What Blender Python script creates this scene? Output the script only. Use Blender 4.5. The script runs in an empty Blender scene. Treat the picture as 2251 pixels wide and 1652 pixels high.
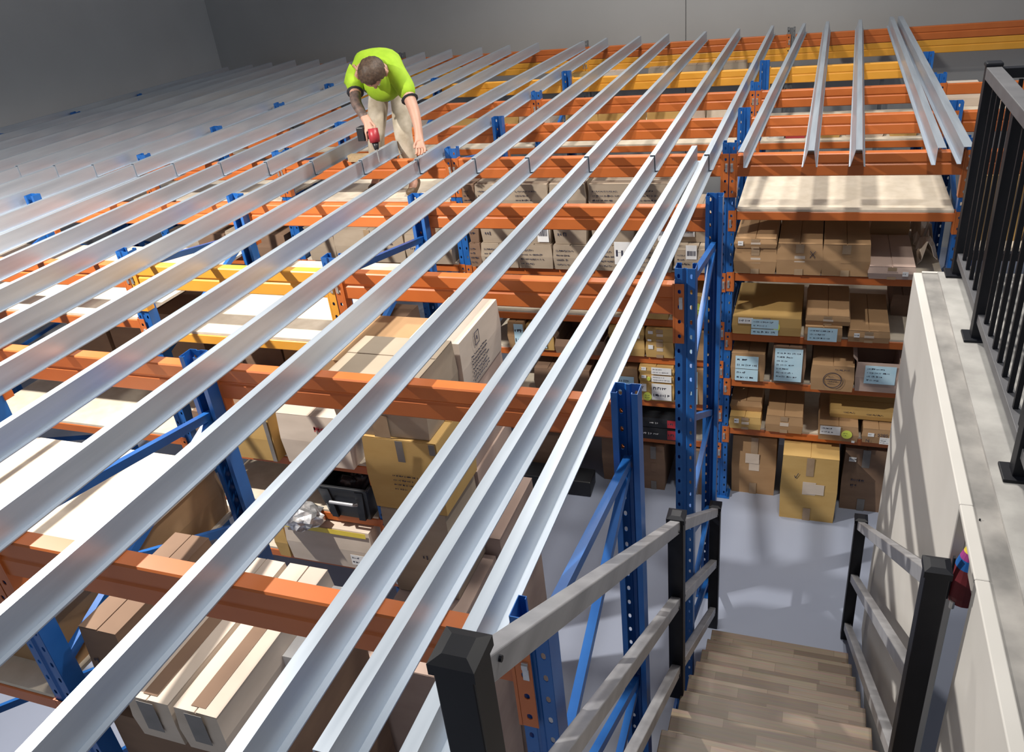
import bpy, bmesh, math, random
from mathutils import Matrix, Vector
S = bpy.context.scene
COL = S.collection
K = 1.5                      # metres per layout unit (camera height above the beam tops = 1)
ZB = 1.944                   # beam tops above the floor, in layout units
def P(x, y, z): return Vector((K*x, K*y, K*(z+ZB)))

# ---------------------------------------------------------------- camera, light, exposure
cd = bpy.data.cameras.new('camera'); cam = bpy.data.objects.new('camera', cd); COL.objects.link(cam)
right = Vector((0.93990, 0.32605, -0.10137)); down = Vector((0.07426, -0.48498, -0.87137)); fwd = Vector((-0.33327, 0.81147, -0.48005))
M3 = Matrix((right, -down, -fwd)).transposed()
cam.matrix_world = Matrix.Translation(P(0, 0, 1)) @ M3.to_4x4()
cd.sensor_fit = 'HORIZONTAL'; cd.sensor_width = 36; cd.lens = 36*1781.48/2251
cd.clip_start = .05; cd.clip_end = 60
S.camera = cam
S.view_settings.view_transform = 'Standard'; S.view_settings.look = 'None'
S.view_settings.gamma = 1; S.view_settings.use_curve_mapping = False
S.view_settings.exposure = 0.0
W = bpy.data.worlds.new('world'); S.world = W; W.use_nodes = True
W.node_tree.nodes['Background'].inputs[0].default_value = (.86, .92, 1, 1)
W.node_tree.nodes['Background'].inputs[1].default_value = .27
def lamp(name, x, y, z, watt, r, col=(1, .95, .87), spot=None):
    l = bpy.data.lights.new(name, 'SPOT'); l.energy = watt; l.shadow_soft_size = r; l.color = col
    l.spot_size = math.radians(spot or 150); l.spot_blend = .6
    o = bpy.data.objects.new(name, l); o.location = P(x, y, z); COL.objects.link(o)
lamp('high_bay_or_fill_lamp', -3.05, 1.45, 1.85, 1500, .05)
lamp('high_bay_or_fill_lamp', -.5, 3.9, 2.3, 520, .14)
lamp('high_bay_or_fill_lamp', .1, 2.7, 2.5, 400, .16)  # added fill for the partition, slab and shelf fronts
lamp('high_bay_or_fill_lamp', -1.3, 6.2, 2.1, 330, .15)  # added fill that brightens the back wall and its beams

# ---------------------------------------------------------------- materials
def nt(name, rough=.6, metal=0.0, spec=.5):
    m = bpy.data.materials.new(name); m.use_nodes = True
    b = m.node_tree.nodes['Principled BSDF']
    b.inputs['Roughness'].default_value = rough; b.inputs['Metallic'].default_value = metal
    b.inputs['Specular IOR Level'].default_value = spec
    return m, m.node_tree.nodes, m.node_tree.links, b
def noisy(name, c1, c2, scale=8, rough=.6, metal=0.0, bump=0.0, stretch=(1, 1, 1), detail=4, spec=.5, rr=None):
    m, n, l, b = nt(name, rough, metal, spec)
    tc = n.new('ShaderNodeTexCoord'); mp = n.new('ShaderNodeMapping'); mp.inputs['Scale'].default_value = stretch
    nz = n.new('ShaderNodeTexNoise'); nz.inputs['Scale'].default_value = scale; nz.inputs['Detail'].default_value = detail
    cr = n.new('ShaderNodeValToRGB'); cr.color_ramp.elements[0].position = .3; cr.color_ramp.elements[1].position = .7
    cr.color_ramp.elements[0].color = (*c1, 1); cr.color_ramp.elements[1].color = (*c2, 1)
    l.new(tc.outputs['Object'], mp.inputs[0]); l.new(mp.outputs[0], nz.inputs['Vector']); l.new(nz.outputs['Fac'], cr.inputs[0])
    l.new(cr.outputs[0], b.inputs['Base Color'])
    if rr:
        mr = n.new('ShaderNodeMapRange'); mr.inputs[3].default_value = rr[0]; mr.inputs[4].default_value = rr[1]
        l.new(nz.outputs['Fac'], mr.inputs[0]); l.new(mr.outputs[0], b.inputs['Roughness'])
    if bump:
        bp = n.new('ShaderNodeBump'); bp.inputs['Strength'].default_value = bump; bp.inputs['Distance'].default_value = .004
        l.new(nz.outputs['Fac'], bp.inputs['Height']); l.new(bp.outputs[0], b.inputs['Normal'])
    return m
MT = {}
MT['galv'] = noisy('galvanised_steel', (.47, .53, .61), (.56, .62, .70), 3, .42, .6, .02, (9, .5, 9), 3, rr=(.32, .48))
MT['galv_dull'] = noisy('dull_galvanised_steel', (.20, .21, .22), (.3, .31, .32), 8, .5, .7)
MT['orange'] = noisy('orange_powder_coat', (.50, .125, .026), (.56, .15, .033), 5, .42, 0, .02, (1, 1, 1))
MT['yellow'] = noisy('yellow_orange_powder_coat', (.74, .34, .035), (.80, .38, .05), 5, .42)
MT['blue'] = noisy('blue_powder_coat', (.012, .10, .36), (.02, .135, .44), 6, .38)
MT['clip'] = noisy('zinc_clip', (.5, .5, .5), (.7, .7, .7), 30, .35, .8)
MT['board'] = noisy('particle_board', (.60, .52, .41), (.70, .62, .51), 14, .8, 0, .02, detail=8)
MT['kraft'] = noisy('brown_cardboard', (.36, .215, .105), (.44, .27, .14), 3, .85, 0, .03, (1, 1, 3))
MT['kraft2'] = noisy('golden_cardboard', (.50, .31, .10), (.58, .38, .14), 3, .85, 0, .03, (1, 1, 3))
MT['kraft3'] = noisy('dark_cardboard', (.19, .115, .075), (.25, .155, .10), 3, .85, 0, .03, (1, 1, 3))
MT['kraftw'] = noisy('pale_cardboard', (.56, .47, .39), (.68, .58, .49), 3, .85, 0, .04, (1, 1, 3))
MT['kraftp'] = noisy('pinkish_cardboard', (.44, .32, .27), (.52, .39, .33), 3, .85, 0, .04, (1, 1, 3))
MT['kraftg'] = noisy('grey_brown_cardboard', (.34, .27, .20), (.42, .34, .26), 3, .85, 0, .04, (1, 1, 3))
MT['tape'] = noisy('packing_tape', (.34, .23, .14), (.42, .30, .19), 12, .3)
MT['greytape'] = noisy('grey_tape', (.16, .15, .14), (.22, .2, .19), 12, .5)
MT['yeltape'] = noisy('yellow_tape', (.8, .6, .06), (.9, .72, .1), 12, .4)
MT['paper'] = noisy('white_label_paper', (.78, .78, .78), (.86, .86, .86), 20, .8)
MT['bluepaper'] = noisy('pale_blue_paper', (.42, .66, .80), (.56, .76, .88), 9, .8)
MT['sticker'] = noisy('lime_yellow_sticker', (.72, .82, .10), (.80, .88, .16), 20, .6)
MT['ink'] = noisy('dark_ink', (.03, .03, .05), (.06, .06, .1), 20, .7)
MT['redink'] = noisy('red_ink', (.45, .05, .05), (.55, .08, .08), 20, .7)
MT['black'] = noisy('black_powder_coat', (.004, .005, .009), (.008, .009, .014), 8, .5, spec=.3)
MT['plastic'] = noisy('black_plastic', (.012, .013, .016), (.02, .022, .026), 8, .4)
MT['film'] = noisy('black_plastic_film', (.01, .01, .012), (.05, .04, .05), 14, .25, 0, .4)
MT['greyrail'] = noisy('grey_powder_coat', (.10, .10, .11), (.13, .13, .14), 8, .45)  # black rail coat lightened to grey: light on the rails put into the colour
MT['alu'] = noisy('grey_aluminium_rail', (.30, .30, .32), (.44, .44, .46), 5, .4, .35, 0, (3, .6, 3))
MT['floor'] = noisy('grey_epoxy_floor', (.28, .31, .40), (.31, .345, .44), 1.2, .34, 0, 0, spec=.5)
MT['wall'] = noisy('off_white_wall', (.52, .52, .52), (.55, .55, .55), 1.5, .9)
MT['backwall'] = noisy('grey_precast_wall', (.36, .36, .36), (.40, .40, .40), .9, .9)
MT['plaster'] = noisy('white_plaster', (.56, .54, .51), (.62, .60, .57), 2.5, .85, 0, .02)
MT['conc'] = noisy('bare_concrete', (.30, .29, .28), (.46, .45, .43), 7, .9, 0, .25, detail=9)
MT['conc2'] = noisy('stained_concrete', (.17, .165, .16), (.40, .38, .36), 6, .85, 0, .25, detail=9)
MT['redox'] = noisy('dark_stringer_paint', (.10, .03, .025), (.14, .04, .03), 8, .5)
MT['silver'] = noisy('silver_wrapping', (.35, .36, .38), (.95, .95, .97), 22, .25, .6, .8)
MT['skin'] = noisy('skin', (.46, .25, .18), (.52, .29, .21), 14, .55)
MT['tattoo'] = noisy('tattooed_skin', (.05, .045, .045), (.20, .125, .10), 26, .55)
MT['hair'] = noisy('brown_hair', (.035, .02, .012), (.085, .05, .03), 60, .6, 0, .6)
MT['lime'] = noisy('lime_fabric', (.25, .42, .012), (.32, .50, .02), 14, .8, 0, .3)
MT['navy'] = noisy('dark_fabric', (.012, .012, .018), (.02, .02, .028), 14, .8)
MT['khaki'] = noisy('worn_beige_fabric', (.36, .30, .22), (.58, .51, .41), 12, .85, 0, .3)
MT['boot'] = noisy('brown_leather', (.07, .045, .025), (.14, .09, .05), 20, .6)
MT['red'] = noisy('red_plastic', (.30, .02, .03), (.38, .03, .04), 10, .4)
MT['bag'] = noisy('dark_red_nylon', (.12, .012, .018), (.20, .02, .03), 12, .6)
MT['magenta'] = noisy('magenta_nylon', (.30, .03, .20), (.38, .05, .26), 10, .6)
MT['wood'] = noisy('sawn_timber', (.36, .25, .14), (.46, .33, .19), 10, .8, 0, 0, (6, 1, 6))
def wood_tread():
    m, n, l, b = nt('laminated_pine', .5)
    tc = n.new('ShaderNodeTexCoord'); br = n.new('ShaderNodeTexBrick')
    br.inputs['Scale'].default_value = 1; br.inputs['Mortar Size'].default_value = .0012; br.inputs['Mortar Smooth'].default_value = .3
    br.inputs['Brick Width'].default_value = .38; br.inputs['Row Height'].default_value = .062; br.inputs['Bias'].default_value = 0
    br.inputs['Color1'].default_value = (.34, .26, .19, 1); br.inputs['Color2'].default_value = (.15, .105, .075, 1); br.inputs['Mortar'].default_value = (.16, .11, .07, 1)
    br.offset_frequency = 2; br.offset = .37
    mp = n.new('ShaderNodeMapping'); mp.inputs['Scale'].default_value = (1.5, 26, 26)
    nz = n.new('ShaderNodeTexNoise'); nz.inputs['Scale'].default_value = 4; nz.inputs['Detail'].default_value = 6
    mx = n.new('ShaderNodeMix'); mx.data_type = 'RGBA'; mx.blend_type = 'MULTIPLY'; mx.inputs[0].default_value = .5
    l.new(tc.outputs['Object'], br.inputs['Vector']); l.new(tc.outputs['Object'], mp.inputs[0]); l.new(mp.outputs[0], nz.inputs['Vector'])
    l.new(br.outputs['Color'], mx.inputs[6]); l.new(nz.outputs['Color'], mx.inputs[7]); l.new(mx.outputs[2], b.inputs['Base Color'])
    return m
MT['tread'] = wood_tread()

# ---------------------------------------------------------------- builders
class MB:
    def __init__(s): s.v = []; s.f = []
    def add(s, v, f):
        o = len(s.v); s.v += [tuple(p) for p in v]; s.f += [tuple(i+o for i in q) for q in f]; return s
    def box(s, a, b, j=None):
        x0, y0, z0 = a; x1, y1, z1 = b
        v = [(x0, y0, z0), (x1, y0, z0), (x1, y1, z0), (x0, y1, z0), (x0, y0, z1), (x1, y0, z1), (x1, y1, z1), (x0, y1, z1)]
        if j: v = [tuple(c+random.uniform(-j, j) for c in p) for p in v]
        return s.add(v, [(0, 3, 2, 1), (4, 5, 6, 7), (0, 1, 5, 4), (1, 2, 6, 5), (2, 3, 7, 6), (3, 0, 4, 7)])
    def prism(s, prof, a, b, axis='x', close=True):
        n = len(prof)
        def pt(p, t): return (t, p[0], p[1]) if axis == 'x' else (p[0], t, p[1]) if axis == 'y' else (p[0], p[1], t)
        v = [pt(p, a) for p in prof]+[pt(p, b) for p in prof]
        f = [(i, (i+1) % n, (i+1) % n+n, i+n) for i in range(n if close else n-1)]
        if close: f += [tuple(range(n))[::-1], tuple(range(n, 2*n))]
        return s.add(v, f)
    def bar(s, a, b, w, h=None, up=(0, 0, 1)):
        a = Vector(a); b = Vector(b); h = h or w; d = (b-a).normalized(); u = Vector(up)
        if abs(d.dot(u)) > .98: u = Vector((0, 1, 0))
        r = d.cross(u).normalized(); u = r.cross(d)
        q = [(-w/2, -h/2), (w/2, -h/2), (w/2, h/2), (-w/2, h/2)]
        v = [a+r*i+u*k for i, k in q]+[b+r*i+u*k for i, k in q]
        return s.add(v, [(0, 3, 2, 1), (4, 5, 6, 7), (0, 1, 5, 4), (1, 2, 6, 5), (2, 3, 7, 6), (3, 0, 4, 7)])
    def tube(s, pts, rad, n=10, cap=True):
        pts = [Vector(p) for p in pts]; rad = rad if isinstance(rad, (list, tuple)) else [rad]*len(pts)
        v = []; f = []
        for i, p in enumerate(pts):
            d = (pts[min(i+1, len(pts)-1)]-pts[max(i-1, 0)]).normalized()
            u = Vector((0, 0, 1)) if abs(d.z) < .95 else Vector((0, 1, 0)); r = d.cross(u).normalized(); u = r.cross(d)
            v += [p+(r*math.cos(2*math.pi*k/n)+u*math.sin(2*math.pi*k/n))*rad[i] for k in range(n)]
        for i in range(len(pts)-1):
            f += [(i*n+k, i*n+(k+1) % n, (i+1)*n+(k+1) % n, (i+1)*n+k) for k in range(n)]
        if cap: f += [tuple(range(n))[::-1], tuple(range((len(pts)-1)*n, len(pts)*n))]
        return s.add(v, f)
    def holed(s, x0, x1, z0, z1, nx, nz, hw, hh, y=0.0):
        """flat plate in the xz plane with nx*nz oval holes really cut out"""
        cw = (x1-x0)/nx; ch = (z1-z0)/nz
        for i in range(nx):
            for k in range(nz):
                cx = x0+(i+.5)*cw; cz = z0+(k+.5)*ch
                o = [(-cw/2, -ch/2), (0, -ch/2), (cw/2, -ch/2), (cw/2, 0), (cw/2, ch/2), (0, ch/2), (-cw/2, ch/2), (-cw/2, 0)]
                h = [(-hw*.8, -hh*.7), (0, -hh), (hw*.8, -hh*.7), (hw, 0), (hw*.8, hh*.7), (0, hh), (-hw*.8, hh*.7), (-hw, 0)]
                v = [(cx+a, y, cz+b) for a, b in o]+[(cx+a, y, cz+b) for a, b in h]
                s.add(v, [(q, (q+1) % 8, (q+1) % 8+8, q+8) for q in range(8)])
        return s
    def mesh(s, name):
        m = bpy.data.meshes.new(name); m.from_pydata(s.v, [], s.f); m.validate(); m.update(); return m
def ob(name, me, mat=None, parent=None, loc=None, smooth=False, solid=0, bevel=0):
    if isinstance(me, MB): me = me.mesh(name)
    o = bpy.data.objects.new(name, me); COL.objects.link(o)
    if mat and not me.materials: me.materials.append(MT[mat])
    if parent: o.parent = parent
    if loc is not None: o.location = loc
    if smooth:
        for p in me.polygons: p.use_smooth = True
    if solid: md = o.modifiers.new('thickness', 'SOLIDIFY'); md.thickness = solid; md.offset = 0
    if bevel: md = o.modifiers.new('edge', 'BEVEL'); md.width = bevel; md.segments = 2; md.limit_method = 'ANGLE'
    return o
def tag(o, label, cat, group=None):
    o['label'] = label; o['category'] = cat
    if group: o['group'] = group
    return o
def thing(name, label, cat, loc, group=None, rz=0):
    o = bpy.data.objects.new(name, None); COL.objects.link(o); o.location = loc; o.rotation_euler = (0, 0, rz); o.empty_display_size = .1
    return tag(o, label, cat, group)
def struct(name, mb, mat, **k):
    o = ob(name, mb, mat, **k); o['kind'] = 'structure'; return o
CACHE = {}
def cached(key, fn):
    if key not in CACHE: CACHE[key] = fn()
    return CACHE[key]
ORD = ['first', 'second', 'third', 'fourth', 'fifth', 'sixth', 'seventh', 'eighth', 'ninth', 'tenth', 'eleventh', 'twelfth', 'thirteenth', 'fourteenth', 'fifteenth', 'sixteenth', 'seventeenth', 'eighteenth', 'nineteenth', 'twentieth', 'last']

# ---------------------------------------------------------------- room shell
FZ = 0.0
struct('floor', MB().box((-9.6, -2.2, -.12), (4.6, 12.0, 0)), 'floor')
struct('wall_back', MB().box((-9.6, 11.86, 0), (-1.785, 12.0, 9)).box((-1.777, 11.86, 0), (4.6, 12.0, 9)), 'backwall')
struct('wall_left', MB().box((-9.6, -2.2, 0), (-9.42, 11.86, 9)), 'wall')
# partition under the slab edge, with an opening between the two lengths
zs = K*(ZB-.2); wx0, wx1 = K*.352, K*.379
struct('wall_right', MB().box((wx0, K*1.63, 0), (wx1, K*2.965, zs)).box((wx0, -2.2, 0), (wx1, K*1.39, zs)).box((wx0, K*1.39, zs-.02), (wx1, K*1.63, zs)), 'plaster', bevel=.004)
# concrete slab of the existing upper floor
sl = MB().box((wx1, -2.2, zs-.2), (K*.428, K*2.965, zs-.006))
slab = struct('floor_upper', MB().box((K*.428, -2.2, zs-.2), (4.6, K*2.965, zs+.008)), 'conc')
o = ob('slab_edge_strip', sl, 'conc2', slab)
struct('trim_1', MB().box((wx1+.001, K*2.965, zs-.2), (4.6, K*2.965+.02, zs)), 'plaster')
landing = struct('floor_landing', MB().box((-.46, -2.2, zs-.12), (wx0, .36, zs)), 'tread')

# ---------------------------------------------------------------- upright frames
UH = K*(ZB+.052); UW = .092
def upright_mesh():
    m = MB(); n = 39; w = UW/2
    m.holed(-w, -.012, 0, UH, 1, n, .0065, .0125, 0); m.holed(.012, w, 0, UH, 1, n, .0065, .0125, 0)
    m.add([(-.012, 0, 0), (-.006, .006, 0), (.006, .006, 0), (.012, 0, 0), (-.012, 0, UH), (-.006, .006, UH), (.006, .006, UH), (.012, 0, UH)], [(0, 1, 5, 4), (1, 2, 6, 5), (2, 3, 7, 6)])
    for sg in (-1, 1):
        q = [(sg*w, 0), (sg*w, .07), (sg*.026, .07), (sg*.026, .06)]
        v = [(a, b, 0) for a, b in q]+[(a, b, UH) for a, b in q]
        m.add(v, [(i, i+1, i+5, i+4) for i in range(3)])
    return m.mesh('upright')
def foot_mesh(): return MB().box((-.075, -.03, 0), (.075, .11, .006)).box((-.06, -.02, .006), (-.052, .09, .05)).box((.052, -.02, .006), (.06, .09, .05)).mesh('foot_plate')
BR = [(-.02, -.14), (-.42, -.15), (-.5, -.9), (-.96, -.91), (-1.02, -1.42), (-1.47, -1.43), (-1.53, -1.86)]
def frame(x, y0, y1, label, group, extra=None):
    t = thing('upright_frame', label, 'rack frame', P(x, y0, -ZB), group)
    d = K*(y1-y0)
    um = cached('um', upright_mesh); fm = cached('fm', foot_mesh)
    ob('upright', um, 'blue', t, (0, .001, .006), solid=.0025)
    r = ob('upright', um, 'blue', t, (0, d+.004, .006), solid=.0025); r.rotation_euler = (0, 0, math.pi)
    ob('foot_plate', fm, 'blue', t, (0, 0, 0)); f = ob('foot_plate', fm, 'blue', t, (0, d+.004, 0)); f.rotation_euler = (0, 0, math.pi)
    for i, (a, b) in enumerate(BR+([extra] if extra else [])):
        def mk(a=a, b=b):
            return MB().bar((0, .045, K*(a+ZB)), (0, d-.04, K*(b+ZB)), .028, .036).mesh('brace')
        o = ob('brace', cached(('br', a, b, round(d, 3)), mk), 'blue', t)
    return t
ROW = dict(A=(.853, 1.602), B=(2.31, 3.066), C=(3.82, 4.56), D=(5.265, 6.037))
XA = [-.372, -1.6, -2.515, -3.79, -4.92]; XB = [-.348, -1.593, -2.53, -3.80, -4.92]; XC = [.618, -.375, -1.766, -2.82, -3.775, -4.77, -5.76]
LINES = dict(A=XA, B=XB, C=XC, D=XC)
rown = dict(A='first row from the stairs', B='second row from the stairs', C='third row from the stairs', D='fourth row from the stairs')
linen = dict(A=['by the stairs', 'one bay in from the stairs', 'two bays in', 'three bays in', 'farthest in'], C=['beside the black balustrade', 'where the shelf faces begin', 'one bay past the open shelves', 'two bays past', 'three bays past', 'four bays past', 'by the side wall'])
for r, (y0, y1) in ROW.items():
    for i, x in enumerate(LINES[r]):
        nm = linen['A' if r in 'AB' else 'C'][i]
        frame(x, y0, y1, f"blue upright frame, {rown[r]}, {nm}", 'blue upright frames', (-.18, -.55) if r == 'A' and i == 1 else None)

# ---------------------------------------------------------------- beams
def rail_mesh(L, h, big=True):
    if big: pr = [(.005, 0), (0, -.006), (0, -.40*h), (.006, -.45*h), (.006, -.49*h), (0, -.54*h), (0, -h+.006), (.005, -h), (.06, -h), (.06, 0)]
    else: pr = [(.004, 0), (0, -.004), (0, -h+.004), (.004, -h), (.045, -h), (.045, -.014), (.03, -.014), (.03, 0)]
    return MB().prism(pr[::-1], 0, L, 'x').mesh('rail')
def conn_mesh(n, side, rear=False):
    h = .076*n; s = side
    m = MB(); a, b = sorted((s*.003, s*.046))
    m.holed(a, b, -h+.01, .01, 1, n, .008, .011, .012 if rear else -.006)
    a, b = sorted((s*.048, s*.055))
    m.box((a, 0 if rear else -.007, -h+.01), (b, .05, .01))
    return m.mesh('end_connector')
def clip_mesh(s): return MB().box((s*.018-.008, -.012, -.115), (s*.018+.008, -.006, -.055)).box((s*.018-.008, -.016, -.075), (s*.018+.008, -.012, -.06)).mesh('safety_clip')
def beam(x0, x1, y, z, label, cat='rack beam', mat='orange', h=.15, n=4, group='top beams', ends=(1, 1), dy=0.0, rear=False):
    t = thing('rack_beam' if h > .1 else 'shelf_beam', label, cat, P(x0, y, z)+Vector((0, dy, 0)), group); t['kind'] = 'thing'
    L = K*(x1-x0)
    key = ('rail', round(L, 3), h)
    ob('rail', cached((key, mat), lambda: rail_mesh(L-.11, h, h > .1)), mat, t, (.055, 0, 0))
    for e, (s, xx) in zip(ends, ((1, 0), (-1, L))):
        if not e: continue
        c = ob('end_connector', cached(('cn', n, s, mat, rear), lambda: conn_mesh(n, s, rear)), mat, t, (xx, 0, 0), solid=.003)
        k = ob('safety_clip', cached(('cl', s), lambda: clip_mesh(s)), 'clip', c)
        if rear: k.location.y = .027
    return t
bayA = ['bay beside the stairs', 'second bay from the stairs', 'third bay from the stairs', 'fourth bay from the stairs']
bayC = ['bay of the open shelves', 'first bay past the open shelves', 'second bay past the open shelves', 'third bay past the open shelves', 'fourth bay past the open shelves', 'bay by the side wall']
lvl = {'A0': 'nearest beam line', 'A1': 'second beam line', 'B0': 'third beam line', 'B1': 'fourth beam line', 'C0': 'fifth beam line', 'C1': 'sixth beam line', 'D0': 'seventh beam line', 'D1': 'eighth beam line'}
for r, ys in ROW.items():
    X = LINES[r]
    for e, y in enumerate(ys):
        for i in range(len(X)-1):
            nm = (bayA if r in 'AB' else bayC)[i]
            yel = (r == 'B' and e == 0 and i == 1) or (r == 'D' and e == 1)
            beam(X[i+1], X[i], y, 0, f"{'yellow' if yel else 'orange'} box beam on the {lvl[r+str(e)]}, {nm}", mat='yellow' if yel else 'orange', rear=e == 1)
beam(.618, 1.9, 4.56, 0, 'orange box beam seen through the black balustrade', ends=(1, 0))
beam(.618, 1.9, 3.82, 0, 'orange box beam close behind the end of the black balustrade', ends=(1, 0))
beam(.618, 1.9, 5.265, 0, 'slim orange beam against the pale wall past the balustrade post', h=.09, n=3, ends=(1, 0))
# wall-side row: paired yellow beams
XE = [2.3, -.275, -2.05, -3.9, -5.75]
for i in range(4):
    for k in range(2):
        beam(XE[i+1], XE[i], 7.6, -.104*k, f"{['upper', 'lower'][k]} yellow beam on the back wall, {['balustrade side of', 'first span past', 'second span past', 'third span past'][i]} the grey wall post", mat='yellow' if k else 'orange', n=2, ends=(i > 0, 1), group='beams along the back wall')
for i, x in enumerate(XE[1:4]):
    t = thing('wall_post', ['grey galvanised rack post by the back wall above the yellow beams', 'dark rack post by the back wall behind the middle purlins', 'dark rack post by the back wall at the far end'][i], 'rack post', P(x, 7.6, -ZB), 'posts along the back wall')
    ob('upright', cached('um', upright_mesh).copy() if i == 0 else bpy.data.meshes['wall_upright'], None, t, (0, .001, .006), solid=.0025)
    if i == 0:
        t.children[0].data.name = 'wall_upright'; t.children[0].data.materials.clear(); t.children[0].data.materials.append(MT['galv_dull'])
    ob('foot_plate', cached('fmg', lambda: foot_mesh()), 'galv_dull', t)

# ---------------------------------------------------------------- purlins
D = .105
def zed(A, B, mirror=False, fl=.034, bf=.024, dz=0.0):
    """cold rolled zed from A to B (points on the web line), bottom on the beams"""
    s = -1 if mirror else 1
    prof = [(-fl*s, D-.010), (-fl*s, D), (0, D), (.002*s, 0.003), (bf*s, 0.003), (bf*s, .007)]
    return sheet(prof, A, B, dz)
def sheet(prof, A, B, dz):
    A = P(A[0], A[1], 0); B = P(B[0], B[1], 0); L = (B-A).length
    m = MB(); n = len(prof)
    m.add([(a, 0, b+dz) for a, b in prof]+[(a, L, b+dz) for a, b in prof], [(i, i+1, i+1+n, i+n) for i in range(n-1)])
    return m, A, -math.atan2(B.x-A.x, B.y-A.y)
def purlin(spec, label, group):
    m, loc, rz = spec
    o = ob('purlin', m, 'galv', loc=loc, solid=.0025); o.rotation_euler = (0, 0, rz)
    return tag(o, label, 'purlin', group)
w = .023
le = [-.459, -.692, -.99, -1.273, -1.541, -1.84, -2.15, -2.436, -2.714, -3.007, -3.318, -3.598, -3.888, -4.179, -4.475, -4.77, -5.065, -5.36, -5.65, -5.95]
lf = [-.44, -.71, -.98, -1.30, -1.54, -1.84, -2.04, -2.475, -2.74, -3.01, -3.32, -3.57, -3.87, -4.15, -4.43, -4.71, -5.03, -5.26, -5.44, -5.70]
ef = [7.647, 7.60, 7.55, 7.56, 7.536, 7.55, 7.51, 7.527, 7.497, 7.468, 7.479, 7.412, 7.42, 7.42, 7.42, 7.379, 7.45, 7.376, 7.30, 7.25]
for i, x in enumerate(le):
    n0 = .40 if i < 2 else .30
    purlin(zed((x+w, n0), (x+w, 3.60)), f"galvanised zed purlin of the near run, {ORD[i]} counting away from the stairs", 'near run of purlins')
    if i == 6:
        purlin(zed((x+w+.005, 3.545), (x+w+.007, 3.93), dz=.010), 'short galvanised lap piece of purlin being fixed in front of the worker', 'far run of purlins')
        purlin(zed((-2.135+w, 4.2), (lf[i]+w, ef[i])), 'galvanised purlin starting short behind the worker and running to the back wall', 'far run of purlins')
    else:
        purlin(zed((x+w+.005, 3.545), (lf[i]+w, ef[i]), dz=.010), f"galvanised zed purlin of the far run, {ORD[i]} counting from the open shelf bay", 'far run of purlins')
purlin(zed((-.575+w, .55), (-.53+w, 3.72), dz=.002), 'loose galvanised purlin laid between the two nearest the stairs, overshooting the joint line', 'near run of purlins')
purlin(zed((-.318+w, 3.60), (-.19+w, 7.71)), 'galvanised purlin at the left edge of the open shelf bay', 'purlins over the open shelf bay')
def hat(cx, cf, e):
    return sheet([(-.052, 0), (-.044, .003), (-.020, D), (.016, D), (.034, .003), (.042, 0)], (cx, 3.60), (cf, e), .002)
purlin(hat(-.022, .004, 7.72), 'galvanised hat shaped purlin over the open shelf bay, the one nearer the worker', 'purlins over the open shelf bay')
purlin(hat(.163, .254, 7.70), 'galvanised hat shaped purlin over the open shelf bay, the one nearer the balustrade', 'purlins over the open shelf bay')
purlin(zed((.452, 3.61), (.472, 7.75), mirror=True, fl=.045), 'galvanised zed purlin, inner of the pair slanting beside the balustrade', 'purlins over the open shelf bay')
purlin(zed((.545, 3.62), (.535, 7.75), mirror=True, fl=.052), 'galvanised zed purlin, outer of the pair slanting beside the balustrade', 'purlins over the open shelf bay')

# ---------------------------------------------------------------- shelves
def shelf(r, i, z, what, board=True, x0=None, x1=None, rear=True, mat='orange', bm='board'):
    X = LINES[r]; y0, y1 = ROW[r]; a, b = X[i+1], X[i]
    beam(a, b, y0, z, f"{mat} front shelf beam, {what}", 'shelf beam', mat, .06, 2, 'shelf front beams')
    if rear: beam(a, b, y1, z, f"orange rear shelf beam, {what}", 'shelf beam', 'orange', .06, 2, 'shelf rear beams', rear=True)
    if board:
        c = P(x0 if x0 is not None else a, y0, z); d = P(x1 if x1 is not None else b, y1, z)
        o = ob('shelf_board', MB().box((c.x+.06, c.y+.006, c.z+.001), (d.x-.06, d.y+.03, c.z+.017)), bm)
        tag(o, f"{'pale' if bm == 'board' else 'brown'} particle board shelf, {what}", 'shelf board', 'shelf boards')
TB = .0115  # board top above beam top, layout units
for k, z in enumerate((-.267, -.578, -.906, -1.175, -1.474)):
    shelf('C', 0, z, f"{ORD[k]} level down in the open shelf bay")
for k, z in enumerate((-.584, -.85, -1.074, -1.345, -1.585)):
    shelf('C', 1, z, f"{ORD[k]} level down, bay beside the open shelves")
shelf('C', 2, -.225, 'walk level under the worker'); shelf('C', 2, -.58, 'level below the walk board under the worker')
shelf('C', 3, -.225, 'walk level one bay left of the worker'); shelf('C', 3, -.58, 'lower level one bay left of the worker')
shelf('C', 4, -.225, 'walk level two bays left of the worker'); shelf('C', 5, -.225, 'walk level by the side wall')
shelf('B', 1, -.29, 'top level in the yellow beamed bay', mat='yellow'); shelf('B', 1, -.852, 'second level in the yellow beamed bay'); shelf('B', 1, -1.125, 'level holding the black tub'); shelf('B', 1, -1.40, 'level holding the taped carton')
shelf('B', 2, -.241, 'top level in the third bay of the second row'); shelf('B', 2, -.82, 'second level in the third bay of the second row')
shelf('B', 3, -.241, 'top level in the fourth bay of the second row')
shelf('A', 1, -.515, 'level under the big flat carton')
for i in range(6): shelf('D', i, -.31, f"fourth row, {bayC[i]}")

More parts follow.
